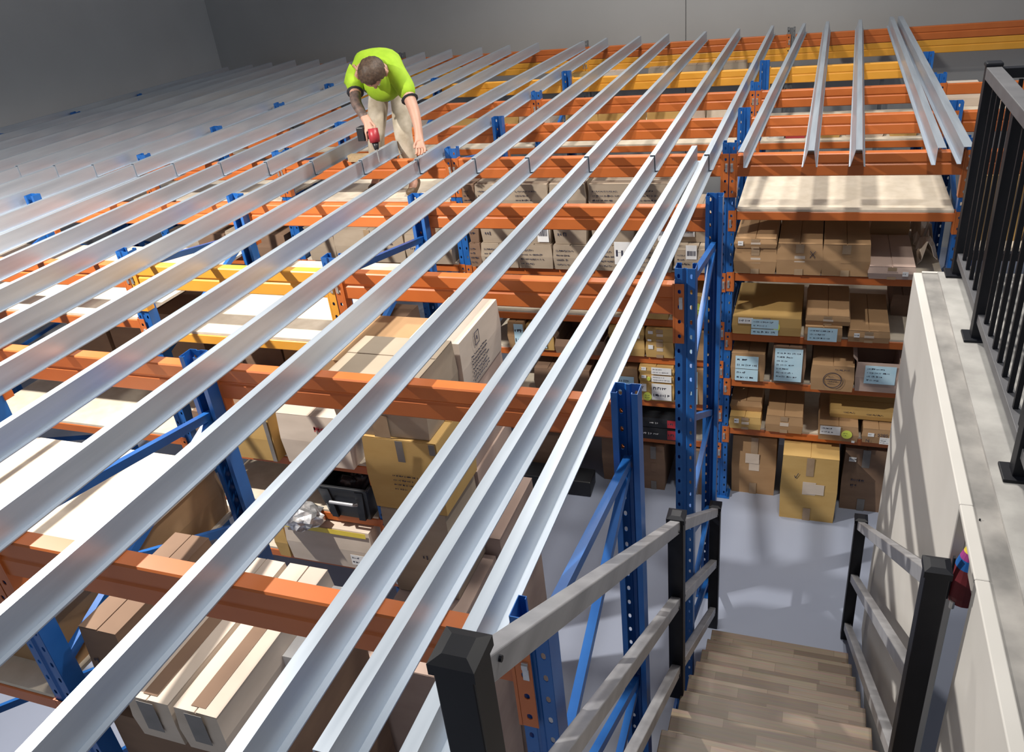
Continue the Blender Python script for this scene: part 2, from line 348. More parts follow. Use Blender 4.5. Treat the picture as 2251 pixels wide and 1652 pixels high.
# ---------------------------------------------------------------- cartons
def dashes(parent, x0, x1, z0, z1, y, rows, mat='ink', seed=0, fill=.7, th=.35, name='handwriting'):
    rnd = random.Random(seed); m = MB(); rh = (z1-z0)/rows
    for r in range(rows):
        x = x0; zc = z1-(r+.5)*rh; lim = x0+(x1-x0)*rnd.uniform(fill-.25, min(1, fill+.3))
        while x < lim:
            L = rnd.uniform(.12, .4)*rh*2; L = min(L, lim-x)
            # each word is a run of short leaning strokes
            xx = x
            while xx < x+L:
                hh = rh*th*rnd.uniform(.6, 1.2); ww = rh*.10
                m.box((xx, y-.0006, zc-hh/2), (xx+ww, y, zc+hh/2)); 
                if rnd.random() < .6: m.box((xx, y-.0006, zc+rnd.uniform(-.4, .4)*hh), (xx+rh*.26, y, zc+rnd.uniform(-.4, .4)*hh+rh*.09))
                xx += rh*.27
            x += L+rh*.3
    o = ob(name, m, mat, parent); o['kind'] = 'stuff'
    return o
def stroke(m, pts, wd, y):
    for a, b in zip(pts[:-1], pts[1:]): m.bar((a[0], y, a[1]), (b[0], y, b[1]), wd, .0012, up=(0, 1, 0))
    return m
def carton(x0, x1, y0, y1, z0, z1, mat, label, seam='y', tape=True, deco=(), cat='box', group='cartons', open_=False, rz=0, jit=.004, name='carton'):
    X0, Y0, Z0 = P(x0, y0, z0); X1, Y1, Z1 = P(x1, y1, z1)
    cx = (X0+X1)/2; w2 = (X1-X0)/2; d = Y1-Y0; h = Z1-Z0
    t = thing(name, label, cat, (cx, Y0, Z0), group, rz)
    random.seed(label)
    top = h-.005
    m = MB(); b = .006+random.uniform(0, .004)   # slight bulge half way up
    v = []
    for zz, g in ((0, 0), (top*.5, b), (top, 0)):
        for px, py in ((-w2-g, -g), (w2+g, -g), (w2+g, d+g), (-w2-g, d+g)):
            v.append((px+random.uniform(-jit, jit)*.5, py+random.uniform(-jit, jit)*.3, zz))
    f = [(0, 3, 2, 1)]+[(a+o, (a+1) % 4+o, (a+1) % 4+4+o, a+4+o) for o in (0, 4) for a in range(4)]
    if not open_: f.append((8, 9, 10, 11))
    m.add(v, f); ob('carton_body', m, mat, t, solid=.004 if open_ else 0)
    if not open_ and seam:
        g = .003
        if seam == 'y': fl = [((-w2, 0), (-g, d)), ((g, 0), (w2, d))]
        else: fl = [((-w2, 0), (w2, d/2-g)), ((-w2, d/2+g), (w2, d))]
        for a, c in fl:
            ob('flap', MB().box((a[0], a[1], top+.0005), (c[0], c[1], top+.0045), .0012), mat, t)
    elif open_:
        for sx in (-1, 1):
            q = MB(); ang = random.uniform(.5, 1.1); fw = w2*.8
            q.add([(sx*w2, .005, top), (sx*w2, d-.005, top), (sx*(w2+fw*math.cos(ang)*.35), d-.005, top+fw*math.sin(ang)*.5), (sx*(w2+fw*math.cos(ang)*.35), .005, top+fw*math.sin(ang)*.5)], [(0, 1, 2, 3)])
            ob('flap', q, mat, t, solid=.004)
    yf = -.0115
    if tape:
        tw = min(.028, w2*.25)
        tm = 'tape' if mat != 'kraft3' else 'greytape'
        ob('tape', MB().box((-tw, yf+.004, top*.72), (tw, yf+.0055, top)), tm, t); ob('tape', MB().box((-tw, yf+.004, 0), (tw, yf+.0055, top*.2)), tm, t)
        ob('printed_mark', MB().box((-w2*.22, yf+.003, h*.42), (w2*.26, yf+.0042, h*.62)), 'kraftw' if mat in ('kraft', 'kraft2') and (len(label) % 2) else mat, t)
    for k, dd in enumerate(deco):
        kind, u0, u1, q0, q1 = dd[:5]
        a, c = -w2+2*w2*u0, -w2+2*w2*u1; e, g = h*q0, h*q1; yy = yf-.0012*(k % 3)
        if kind in ('blue', 'white', 'pink'):
            s = ob('label_sheet' if kind != 'white' else 'label', MB().box((a, yy-.0012, e), (c, yy, g)), {'blue': 'bluepaper', 'white': 'paper', 'pink': 'red'}[kind], t)
            if len(dd) > 5: dashes(s, a+(c-a)*.08, c-(c-a)*.06, e+(g-e)*.08, g-(g-e)*.08, yy-.0012, dd[5], seed=len(label)+k)
        elif kind == 'bar':
            s = ob('label', MB().box((a, yy-.0012, e), (c, yy, g)), 'paper', t); rn = random.Random(k+len(label)); m = MB(); xx = a+(c-a)*.12
            while xx < c-(c-a)*.12:
                ww = (c-a)*rn.uniform(.008, .03); m.box((xx, yy-.002, e+(g-e)*.25), (xx+ww, yy-.0012, e+(g-e)*.6)); xx += ww+(c-a)*rn.uniform(.01, .03)
            ob('barcode', m, 'ink', s)
        elif kind == 'round':
            r = (c-a)/2; m = MB().add([((a+c)/2+r*math.cos(i*math.pi/9), yy-.001, (e+g)/2+(g-e)/2*math.sin(i*math.pi/9)) for i in range(18)]+[((a+c)/2+r*math.cos(i*math.pi/9), yy, (e+g)/2+(g-e)/2*math.sin(i*math.pi/9)) for i in range(18)], [tuple(range(18))]+[(i, (i+1) % 18, (i+1) % 18+18, i+18) for i in range(18)])
            s = ob('round_sticker', m, 'sticker', t); dashes(s, a+r*.4, c-r*.4, e+(g-e)*.25, g-(g-e)*.25, yy-.001, 2, seed=k, name='lettering')
        elif kind == 'x':
            ob('pen_cross', stroke(stroke(MB(), [(a, e), (c, g)], .004, yy), [(a, g), (c, e)], .004, yy), 'ink', t)
        elif kind == 'tick':
            ob('pen_mark', stroke(MB(), [(a, g*.5+e*.5), (a+(c-a)*.3, e), (c, g)], .005, yy), 'ink', t)
        elif kind == 'ring':
            m = MB(); r = (c-a)/2; cx2, cz2 = (a+c)/2, (e+g)/2
            for rr in (r, r*.97): stroke(m, [(cx2+rr*math.cos(i*math.pi/14), cz2+rr*math.sin(i*math.pi/14)) for i in range(29)], .003, yy)
            stroke(m, [(cx2-r*.8, cz2+r*.1), (cx2+r*.9, cz2+r*.1)], .003, yy)
            stroke(m, [(cx2+r*1.25*math.cos(-1.2+i*.1), cz2+r*1.25*math.sin(-1.2+i*.1)) for i in range(16)], .002, yy)
            s = ob('printed_ring', m, 'ink', t); dashes(s, cx2-r*.5, cx2+r*.5, cz2-r*.6, cz2+r*.6, yy, 4, seed=3, name='print')
            dashes(s, cx2+r*.2, -w2+2*w2*.95, h*.80, h*.95, yy, 1, seed=5, name='print')
        elif kind == 'print':
            dashes(t, a, c, e, g, yy, dd[5], mat=dd[6] if len(dd) > 6 else 'ink', seed=len(label), name='print')
        elif kind == 'text':
            tx = bpy.data.curves.new('lettering', 'FONT'); tx.body = dd[5]; tx.size = (g-e); tx.extrude = .0004
            tmp = bpy.data.objects.new('lettering_curve', tx); me = bpy.data.meshes.new_from_object(tmp); bpy.data.objects.remove(tmp); me.materials.clear()
            s = ob('lettering', me, dd[6] if len(dd) > 6 else 'ink', t, (a, yy-.0006, e)); s.rotation_euler = (math.pi/2, 0, 0)
        elif kind == 'strip':
            ob('tape', MB().box((a, yy-.001, e), (c, yy, g)), dd[5], t)
    return t
Y = 3.80
z1, z2, z3, z4, z5 = [q+TB for q in (-.267, -.578, -.906, -1.175, -1.474)]
SB = 'open shelf bay'
sq = ('white', .07, .22, .25, .55, 1)
carton(-.334, -.150, Y-.01, Y+.34, -.434, -.386, 'kraft', f"low brown carton lying on the left carton, {SB}, second level", deco=[('white', .07, .2, .3, .75, 1)])
carton(-.334, -.147, Y, Y+.42, z2, -.435, 'kraft', f"square brown carton under the low one, {SB}, second level")
carton(-.139, .056, Y, Y+.42, z2, -.411, 'kraft', f"brown carton with a pen cross on its face, {SB}, second level", deco=[('x', .74, .86, .58, .78)])
carton(.062, .262, Y, Y+.42, z2, -.411, 'kraft', f"brown carton right of the one with the pen cross, {SB}, second level")
carton(.266, .455, Y-.02, Y+.40, z2, -.505, 'kraftp', f"flat brown carton nearest the wall, {SB}, second level", deco=[('white', .73, .86, .3, .65, 1)])
carton(.285, .452, Y+.44, Y+.66, z2, -.40, 'kraft', f"taller carton at the back behind the flat one, {SB}, second level", tape=False)
carton(-.334, -.012, Y, Y+.43, z3, -.796, 'kraft2', f"wide golden carton with two blue sheets, {SB}, third level", seam=None, deco=[('white', .08, .3, .62, .95, 1), ('blue', .28, .68, .40, .9, 2), ('blue', .28, .68, .04, .36, 1), ('round', .60, .70, .25, .75)])
carton(.011, .176, Y-.03, Y+.35, z3, -.819, 'kraft', f"brown carton with a big blue sheet under another, {SB}, third level", deco=[('blue', .07, .88, .02, .95, 3)], tape=False)
carton(.013, .204, Y-.01, Y+.36, -.818, -.768, 'kraft', f"brown carton stacked above the blue sheet carton, {SB}, third level")
carton(.208, .386, Y-.02, Y+.42, z3, -.833, 'kraft', f"low golden brown carton with a small white label, {SB}, third level", deco=[('white', .13, .27, .45, .8, 1)])
carton(.41, .50, Y+.30, Y+.60, z3, -.78, 'kraft3', f"dark carton at the back right, {SB}, third level", tape=False)
carton(-.334, -.172, Y, Y+.3, z4, -1.005, 'kraft', f"carton with two crumpled blue sheets, {SB}, fourth level", deco=[('blue', .12, .82, .46, .92, 2), ('blue', .12, .82, .02, .44, 2)], tape=False)
carton(-.132, .020, Y, Y+.3, z4, -.955, 'kraft3', f"dark carton covered by a tall blue sheet, {SB}, fourth level", deco=[('blue', .06, .93, .08, .97, 7)], tape=False)
carton(.058, .250, Y-.04, Y+.3, z4, -1.022, 'kraft', f"carton printed with a large ring mark, {SB}, fourth level", deco=[('ring', .28, .72, .1, .8)], tape=False)
carton(.262, .452, Y-.02, Y+.3, z4, -.999, 'kraftp', f"carton with one bright blue sheet nearest the wall, {SB}, fourth level", deco=[('blue', .19, .92, .30, .9, 4)], tape=False, open_=True)
carton(-.334, -.176, Y, Y+.3, z5, -1.385, 'kraft2', f"lower golden carton with small white label on the left, {SB}, fifth level", deco=[('white', .15, .30, .5, .85, 1)])
carton(-.334, -.178, Y+.06, Y+.3, -1.384, -1.32, 'kraft', f"carton stacked at the left end, {SB}, fifth level", tape=False)
carton(-.147, .032, Y, Y+.33, z5, -1.360, 'kraft', f"brown carton second along the left, {SB}, fifth level")
carton(.117, .300, Y-.03, Y+.3, z5, -1.372, 'kraft', f"carton with white printed label and round yellow sticker, {SB}, fifth level", deco=[('white', .02, .55, .42, .98, 2), ('round', .58, .86, .25, .8), ('white', .86, .94, .02, .16)], tape=False)
carton(.325, .470, Y-.02, Y+.3, z5, -1.378, 'kraft', f"carton with purple pen figures nearest the wall, {SB}, fifth level", deco=[('white', .16, .36, .5, .75, 1), ('text', .46, .95, .55, .85, '5385'), ('text', .10, .40, .1, .4, 'N'), ('white', .55, .95, .03, .5, 3)], tape=False)
carton(.165, .475, Y+.05, Y+.24, -1.371, -1.318, 'kraft2', f"long golden carton lying across two others, {SB}, fifth level", deco=[('print', .2, .45, .55, .95, 1), ('print', .55, .92, .5, .9, 1)], tape=False, seam='x')
carton(-.318, -.088, 3.88, 4.3, -ZB, -1.56, 'kraft', f"big brown floor carton by the blue post, {SB}", deco=[('strip', .3, .62, .55, .72, 'kraftw')])
carton(-.048, .226, 3.70, 4.12, -ZB, -1.535, 'kraft2', f"tall golden floor carton standing forward, {SB}", deco=[('strip', .45, .78, .44, .60, 'kraftw'), ('tick', .23, .30, .67, .75)])
carton(.258, .466, 3.84, 4.25, -ZB, -1.545, 'kraft3', f"dark brown floor carton nearest the wall, {SB}", deco=[('white', .1, .27, .8, .87, 1), ('print', .2, .55, .38, .55, 2)])
# crumpled pale wrapping at the end of the second level
def crumple(a, b, label):
    a = P(*a); b = P(*b); m = MB(); random.seed(label); n = 5; v = []; f = []
    for i in range(n+1):
        for k in range(n+1):
            v.append((a.x+(b.x-a.x)*i/n, a.y+(b.y-a.y)*k/n, a.z+.002+(b.z-a.z)*random.random()*(.35+.65*math.sin(math.pi*i/n))))
    for i in range(n):
        for k in range(n): q = i*(n+1)+k; f.append((q, q+n+1, q+n+2, q+1))
    m.add(v, f); tag(ob('wrapping_paper', m, 'kraftw', solid=.004), label, 'paper', 'wrapping sheets')
crumple((.478, 3.95, z2+.004), (.56, 4.16, z2+.13), 'crumpled pale wrapping sheet at the end of the second shelf level, in front')
crumple((.478, 4.2, z2+.004), (.565, 4.45, z2+.16), 'crumpled pale wrapping sheet at the end of the second shelf level, behind')
# first bay left of the open shelves
C1 = 'bay beside the open shelves'
c1, c2, c3, c4, c5 = [q+TB for q in (-.584, -.85, -1.074, -1.345, -1.585)]
LINE = ['first', 'second', 'third', 'fourth', 'fifth', 'sixth']
for k, (a, b, mt) in enumerate([(-.80, -.64, 'kraftg'), (-1.04, -.825, 'kraftg'), (-1.243, -1.064, 'kraftg'), (-1.440, -1.257, 'kraftg'), (-1.645, -1.446, 'kraftg'), (-1.715, -1.655, 'kraft3')]):
    carton(a, b, Y, Y+.19, -.281, -.125, mt, f"grey printed carton, top layer, {LINE[k]} from the blue post, {C1}", seam='x', deco=[('print', .08, .75, .12, .85, 5)]+([('white', .0, .5, .0, .6, 2)] if k == 2 else []), tape=False)
    carton(a+.01, b-.005, Y, Y+.28, -.438, -.283, mt, f"grey printed carton, middle layer, {LINE[k]} from the blue post, {C1}", tape=False, deco=[('print', .1, .6, .2, .8, 2)]+([('bar', .62, .98, .08, .9)] if k == 3 else [('bar', .6, .95, .2, .9)] if k == 0 else []))
    carton(a, b, Y-.01, Y+.3, c1, -.440, mt, f"grey printed carton, bottom layer, {LINE[k]} from the blue post, {C1}", tape=False, deco=[('print', .08, .8, .12, .88, 4)]+([('white', .55, 1.0, .3, 1.2, 1)] if k == 1 else []))
carton(-.51, -.418, Y, Y+.25, c1, -.452, 'kraftg', f"printed carton tight against the blue post, {C1}", tape=False, deco=[('print', .1, .8, .2, .8, 3)])
carton(-.62, -.515, Y, Y+.25, c1, -.452, 'kraftg', f"printed carton one in from the blue post, {C1}", tape=False, deco=[('print', .1, .9, .1, .85, 4), ('bar', .5, 1, .6, 1.2)])
carton(-.62, -.42, Y+.1, Y+.4, -.451, -.30, 'kraftg', f"grey brown carton above the pair by the blue post, {C1}", tape=False, deco=[('bar', .1, .4, .2, .7)])
for k, (a, b) in enumerate([(-.62, -.43), (-.9, -.66)]):
    carton(a, b, Y, Y+.3, c2, -.70, 'kraft2', f"golden carton with white slip, second level, {LINE[k]} from the post, {C1}", deco=[('white', .2, .42, .3, .85, 3), ('round', .45, .7, .3, .75)], tape=False)
carton(-1.55, -1.46, Y, Y+.3, c3, -.90, 'kraft', f"narrow carton with a blue slip at the left, {C1}, third level", deco=[('blue', .4, 1, .1, .95, 2)], tape=False)
carton(-1.445, -1.29, Y, Y+.3, c3, -.912, 'kraft2', f"golden carton with a blue slip, {C1}, third level", deco=[('blue', .1, .75, .1, .9, 3)], tape=False)
carton(-1.27, -1.0, Y-.02, Y+.3, c3, -.975, 'kraft3', f"torn open carton with pale flap, {C1}, third level", open_=True, tape=False)
carton(-.973, -.788, Y, Y+.3, c3, -.968, 'kraft2', f"lower golden carton two in from the post, {C1}, third level", deco=[('white', .1, .25, .6, .85)])
carton(-.973, -.79, Y, Y+.3, -.967, -.894, 'kraft2', f"upper golden carton two in from the post, {C1}, third level", deco=[('round', .1, .3, .3, .7), ('white', .55, .9, .2, .9, 3)])
carton(-.775, -.633, Y, Y+.3, c3, -.968, 'kraft2', f"lower golden carton with white label nearest the post, {C1}, third level", deco=[('white', .08, .26, .55, .8)])
carton(-.775, -.633, Y, Y+.3, -.967, -.894, 'kraft2', f"upper golden carton with white label nearest the post, {C1}, third level", deco=[('white', .08, .26, .62, .86), ('white', .06, .2, .05, .2)])
carton(-.62, -.47, Y, Y+.3, c3, -.90, 'kraft', f"carton with blue sheets behind the blue brace, {C1}, third level", deco=[('blue', .1, .6, .1, .9, 3)], tape=False)
carton(-1.42, -1.26, Y, Y+.3, c4, -1.18, 'kraft3', f"dark carton with a round green sticker, {C1}, fourth level", deco=[('round', .5, .8, .45, .8)], tape=False)
carton(-1.25, -1.10, Y, Y+.3, c4, -1.18, 'kraft3', f"dark carton with small white label, {C1}, fourth level", deco=[('white', .2, .5, .65, .85)], tape=False)
carton(-1.09, -.945, Y, Y+.3, c4, -1.20, 'kraft', f"carton with dark lid band, {C1}, fourth level", deco=[('strip', 0, 1, .7, .95, 'ink'), ('white', .1, .25, .4, .6)], tape=False)
carton(-.94, -.83, Y, Y+.3, c4, -1.142, 'kraft', f"carton with pale blue slip, {C1}, fourth level", deco=[('blue', .05, .85, .25, .75, 2)], tape=False)
for k, (a, b) in enumerate(((c4, -1.214), (-1.213, -1.168), (-1.167, -1.118))):
    carton(-.815, -.634, Y, Y+.3, a, b, 'kraft2', f"{['bottom', 'middle', 'top'][k]} flat golden carton in the white labelled stack of three, {C1}", tape=False, deco=[('white', .06, .2, .5, .9, 1), ('white', .36, .95, .1, .95, 2)]+([('round', .1, .36, .02, .48)] if k == 0 else [('round', .22, .33, .2, .75)] if k == 1 else []))
carton(-.61, -.46, Y, Y+.3, c4, -1.12, 'kraft', f"carton with blue sheets right of the flat stack, {C1}, fourth level", deco=[('blue', .05, .7, .5, .95, 3), ('blue', .05, .7, .02, .47, 2)], tape=False)
for k, (a, b) in enumerate(((c5, -1.495), (-1.494, -1.43))):
    carton(-.83, -.60, Y-.02, Y+.3, a, b, 'plastic', f"{['lower', 'upper'][k]} black glossy box with pink end label, {C1}, fifth level", seam=None, tape=False, deco=[('print', .1+.2*k, .55, .3, .75, 1, 'paper'), ('pink', .72, .98, .15, .9, 1)])
carton(-1.1, -.86, Y, Y+.3, c5, -1.46, 'kraft3', f"dark carton left of the black boxes, {C1}, fifth level", tape=False)
carton(-.815, -.69, Y+.01, Y+.4, -ZB, -1.64, 'kraft3', f"brown floor carton in front, {C1}")
carton(-.60, -.43, Y+.01, Y+.4, -ZB, -1.64, 'kraft3', f"brown floor carton behind the blue posts, {C1}")
carton(-1.06, -.96, Y+.05, Y+.4, -ZB, -1.62, 'kraft3', f"narrow dark floor carton, {C1}", tape=False)
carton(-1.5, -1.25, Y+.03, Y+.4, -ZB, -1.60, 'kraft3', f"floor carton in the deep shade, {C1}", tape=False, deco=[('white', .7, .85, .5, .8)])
# second and third bays left
C2 = 'bay under the worker'
q2 = -.58+TB
carton(-2.10, -1.83, Y, Y+.4, q2, -.40, 'kraftg', f"printed pale carton beside the blue post, {C2}", tape=False, deco=[('print', .1, .7, .2, .85, 3)])
carton(-2.55, -2.115, Y, Y+.4, q2, -.375, 'kraftg', f"wide carton with printed panel, {C2}", deco=[('strip', .45, .62, .25, .45, 'kraftw'), ('print', .5, .85, .35, .65, 2)])
carton(-2.73, -2.56, Y, Y+.4, q2, -.39, 'kraftg', f"carton with open white top, {C2}", tape=False, open_=True)
for k in range(4):
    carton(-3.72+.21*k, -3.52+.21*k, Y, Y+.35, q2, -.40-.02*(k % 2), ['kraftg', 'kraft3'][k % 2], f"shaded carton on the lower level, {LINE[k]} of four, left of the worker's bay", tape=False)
# second row, yellow beamed bay
BB = 'yellow beamed bay'; Y = 2.30
carton(-2.21, -2.02, Y-.04, Y+.3, -.852+TB, -.62, 'kraft2', f"golden carton standing at the left on the second level, {BB}", seam='x', tape=False, deco=[('strip', .9, 1.0, .02, .98, 'greytape')])
carton(-1.975, -1.665, Y-.03, Y+.35, -.852+TB, -.60, 'kraftw', f"white battered carton with faded red print, {BB}", tape=False, deco=[('print', .55, .75, .35, .9, 2, 'redink'), ('print', .8, .95, .5, .9, 2)])
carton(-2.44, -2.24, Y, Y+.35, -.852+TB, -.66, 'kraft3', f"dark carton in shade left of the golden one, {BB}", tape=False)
carton(-2.10, -1.672, Y-.03, Y+.12, -1.40+TB, -1.175, 'kraftw', f"pale carton with yellow tape along its top edge, {BB}", seam='x', tape=False, deco=[('strip', .02, .97, .88, 1.0, 'yeltape'), ('white', .74, .92, .14, .40, 2)])
carton(-2.17, -2.115, Y-.03, Y+.2, -1.40+TB, -1.22, 'kraft2', f"small carton wedged left of the yellow taped one, {BB}", tape=False)
for k, (a, b, mt) in enumerate([(-2.49, -2.24, 'kraft3'), (-2.22, -1.95, 'kraft'), (-1.93, -1.65, 'kraft3')]):  # added cartons; their dark colour supplies the shade at the shelf backs
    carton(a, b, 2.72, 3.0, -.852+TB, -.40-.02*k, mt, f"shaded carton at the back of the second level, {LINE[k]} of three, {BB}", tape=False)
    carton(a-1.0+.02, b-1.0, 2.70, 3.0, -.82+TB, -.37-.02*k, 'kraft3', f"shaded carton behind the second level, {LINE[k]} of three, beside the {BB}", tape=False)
# black tub with handle
X0, Y0, Z0 = P(-1.875, Y-.03, -1.125+TB); X1, Y1, Z1 = P(-1.635, Y+.26, -.945)
tub = thing('storage_tub', 'open black plastic tub with grey handle on the shelf beside the golden carton', 'tub', ((X0+X1)/2, Y0, Z0))
w2 = (X1-X0)/2; d = Y1-Y0; h = Z1-Z0; ti = .035
m = MB().add([(-w2+ti, ti, 0), (w2-ti, ti, 0), (w2-ti, d-ti, 0), (-w2+ti, d-ti, 0), (-w2, 0, h), (w2, 0, h), (w2, d, h), (-w2, d, h)], [(0, 3, 2, 1), (0, 1, 5, 4), (1, 2, 6, 5), (2, 3, 7, 6), (3, 0, 4, 7)])
ob('tub_body', m, 'plastic', tub, solid=.005)
ob('rim', MB().bar((-w2-.006, -.004, h), (w2+.006, -.004, h), .02, .014).bar((-w2-.006, d+.004, h), (w2+.006, d+.004, h), .02, .014).bar((-w2-.004, 0, h), (-w2-.004, d, h), .02, .014).bar((w2+.004, 0, h), (w2+.004, d, h), .02, .014), 'plastic', tub, bevel=.003)
for sx in (-1, 1): ob('corner_rib', MB().add([(sx*(w2-.085), -.004, h-.02), (sx*(w2-.03), -.004, h-.02), (sx*(w2-.06), .012, .0), (sx*(w2-.105), .012, .0), (sx*(w2-.085), .03, h-.02), (sx*(w2-.03), .03, h-.02), (sx*(w2-.06), .05, 0), (sx*(w2-.105), .05, 0)], [(0, 1, 2, 3), (0, 4, 5, 1), (1, 5, 6, 2), (2, 6, 7, 3), (3, 7, 4, 0)]), 'plastic', tub)
ob('handle', MB().tube([(-w2*.5, .0, h*.52), (-w2*.46, -.028, h*.6), (w2*.46, -.028, h*.6), (w2*.5, .0, h*.52)], .011, 8), 'alu', tub)
bg = MB(); random.seed(4)
for i in range(9): bg.tube([(random.uniform(-.6, .6)*w2, d*random.uniform(.3, .7), h*.5), (random.uniform(-.6, .6)*w2, d*random.uniform(.2, .8), h*random.uniform(.85, 1.05))], [.07, .035], 7)
tag(ob('plastic_bag', bg, 'film', loc=tub.location, smooth=True), 'crumpled black plastic bag stuffed in the black tub', 'bag')
# silver wrapped bundle
bm = bmesh.new(); bmesh.ops.create_icosphere(bm, subdivisions=3, radius=1); random.seed(9)
for v in bm.verts: v.co = Vector((v.co.x*.15, v.co.y*.11, v.co.z*.075))*(1+random.uniform(-.18, .18))
me = bpy.data.meshes.new('wrapped_bundle'); bm.to_mesh(me); bm.free()
tag(ob('wrapped_bundle', me, 'silver', loc=P(-1.985, Y-.035, -1.128)), 'crumpled silver wrapped bundle on the yellow taped carton', 'bundle')
# cartons stacked in the aisle between the first two rows
AI = 'stack behind the second beam'
carton(-1.25, -.965, 1.69, 1.915, -.232, -.03, 'kraftg', f"pale printed carton topping the near column, {AI}", seam='x', tape=False, deco=[('print', .1, .75, .45, .95, 3), ('strip', .4, .58, .0, .36, 'tape')])  # pale carton in grey-brown: the shade on its top is in the colour
carton(-1.18, -.945, 1.68, 1.915, -.49, -.234, 'kraft2', f"golden carton with printed address, near column, {AI}", seam='x', tape=False, deco=[('strip', .47, .57, .72, 1, 'greytape'), ('strip', .92, 1, .86, 1, 'greytape'), ('print', .35, .75, .3, .55, 4)])
carton(-1.17, -.955, 1.68, 1.91, -.825, -.492, 'kraftg', f"scribbled grey carton third down, near column, {AI}", tape=False, deco=[('print', .55, .95, .42, .55, 1)])
carton(-1.17, -.915, 1.385, 1.90, -ZB, -.83, 'kraftp', f"large pinkish floor carton at the front, {AI}", tape=False)
carton(-1.12, -.952, 1.93, 2.255, -.232, -.045, 'kraftw', f"pale carton with printed side topping the far column, {AI}", seam=None, tape=False)
carton(-1.33, -.958, 1.93, 2.26, -.505, -.234, 'kraftp', f"pinkish carton second down in the far column, {AI}", tape=False)
carton(-1.25, -.952, 1.93, 2.25, -.77, -.507, 'kraftp', f"pinkish carton third down in the far column, {AI}", tape=False)
carton(-1.3, -.90, 1.92, 2.27, -ZB, -.772, 'kraftp', f"tall pinkish carton at the floor of the far column, {AI}", tape=False)
# print on the side of the pale carton facing the stairs
for o in list(bpy.data.objects):
    if o.type == 'EMPTY' and o.get('label', '').startswith('pale carton with printed side'):
        wd = K*(1.12-.952)/2+.0105; m = MB(); hh = K*.187
        def st(pts, wdt=.004):
            for a, b in zip(pts[:-1], pts[1:]): m.bar((wd, a[0], a[1]), (wd, b[0], b[1]), wdt, .0012, up=(1, 0, 0))
        st([(.16, .19), (.21, .19), (.21, .25), (.16, .25), (.16, .19)]); st([(.185, .21), (.185, .23)], .01)
        random.seed(2)
        for r in range(7):
            y = .10; z = .155-.02*r
            while y < .28:
                L = random.uniform(.008, .03); st([(y, z+random.uniform(-.003, .003)), (y+L, z+random.uniform(-.003, .003))], .005); y += L+.007
        ob('side_print', m, 'ink', o)
carton(-1.52, -1.13, 1.935, 2.27, -.232, -.135, 'kraft', 'wide low carton with creased brown lid by the yellow beamed bay', seam=None, tape=False)  # brown cardboard in a darker tone that stands for the shade on it
# nearest row
carton(-2.45, -1.655, .93, 1.57, -.515+TB, -.332, 'kraft', 'very wide flat carton with pale lid on the nearest row', seam=None, tape=False)
tag(ob('loose_board', MB().box(P(-2.47, .90, -.331), P(-1.64, 1.585, -.320)), 'board'), 'pale board lying over the very wide flat carton', 'board')
carton(-1.545, -1.10, .90, 1.36, -ZB, -.585, 'kraft3', 'broad dark carton on the floor under the nearest beam', tape=False, seam='x')
carton(-1.535, -1.425, .92, 1.26, -.582, -.31, 'kraft3', 'dark brown carton under the nearest beam by the blue post', tape=False, deco=[('print', .1, .3, .3, .7, 3)])
for k, (a, b) in enumerate(((-1.405, -1.285), (-1.268, -1.15))):
    carton(a, b, .87, 1.35, -.582, -.445, 'kraftw', f"long taped pale carton under the nearest beam, {['farther from', 'closer to'][k]} the stairs", tape=False, deco=[('strip', .3, .7, .3, 1, 'greytape')])
    ob('top_tape', MB().box((-.03, .02, K*.137+.0005), (.03, .45, K*.137+.0018)), 'kraft3', bpy.context.scene.objects[-1].parent if False else [o for o in bpy.data.objects if o.get('label', '').startswith('long taped pale carton')][-1])
tag(ob('paper_pack', MB().box(P(-1.145, 1.10, -.581), P(-1.115, 1.35, -.50)), 'paper'), 'thin white pack lying beside the long pale cartons', 'paper')
# fourth row goods
DZ = -.31+TB
for k, (a, b, y, zt, mt) in enumerate([(-1.675, -1.45, 5.62, -.128, 'kraft2'), (-1.437, -1.17, 5.62, -.135, 'kraft2'), (-1.10, -.865, 5.62, -.138, 'kraft2'), (-.80, -.72, 5.62, -.15, 'kraftw'), (-.70, -.45, 5.60, -.135, 'board')]):
    carton(a, b, y, y+.3, DZ, zt, mt, f"{'golden' if mt == 'kraft2' else 'cream'} carton on the fourth row, {LINE[k]} from the worker toward the balustrade", tape=False, seam=None if mt == 'board' else 'y')
for k, (a, b, mt) in enumerate([(-2.02, -1.80, 'kraftw'), (-2.3, -2.04, 'kraft2'), (-2.62, -2.36, 'kraft2'), (-3.1, -2.86, 'kraftw'), (-3.4, -3.15, 'kraft2')]):
    carton(a, b, 5.62, 5.95, DZ, -.15, mt, f"{'golden' if mt == 'kraft2' else 'cream'} carton on the fourth row behind the worker, {LINE[k]} away from him", tape=False)
for k, (a, b) in enumerate([(-.30, -.20), (-.19, -.08), (-.04, .12), (.16, .36), (.40, .54)]):
    carton(a, b, 5.33, 5.55, DZ, -.235+.012*(k % 2), ['paper', 'red', 'kraft2', 'kraftw', 'kraft2'][k], f"small {['white', 'red', 'golden', 'cream', 'golden'][k]} box on the fourth row over the open shelf bay, {LINE[k]} from the worker", tape=False, seam=None, deco=[('print', .1, .9, .2, .8, 2)])
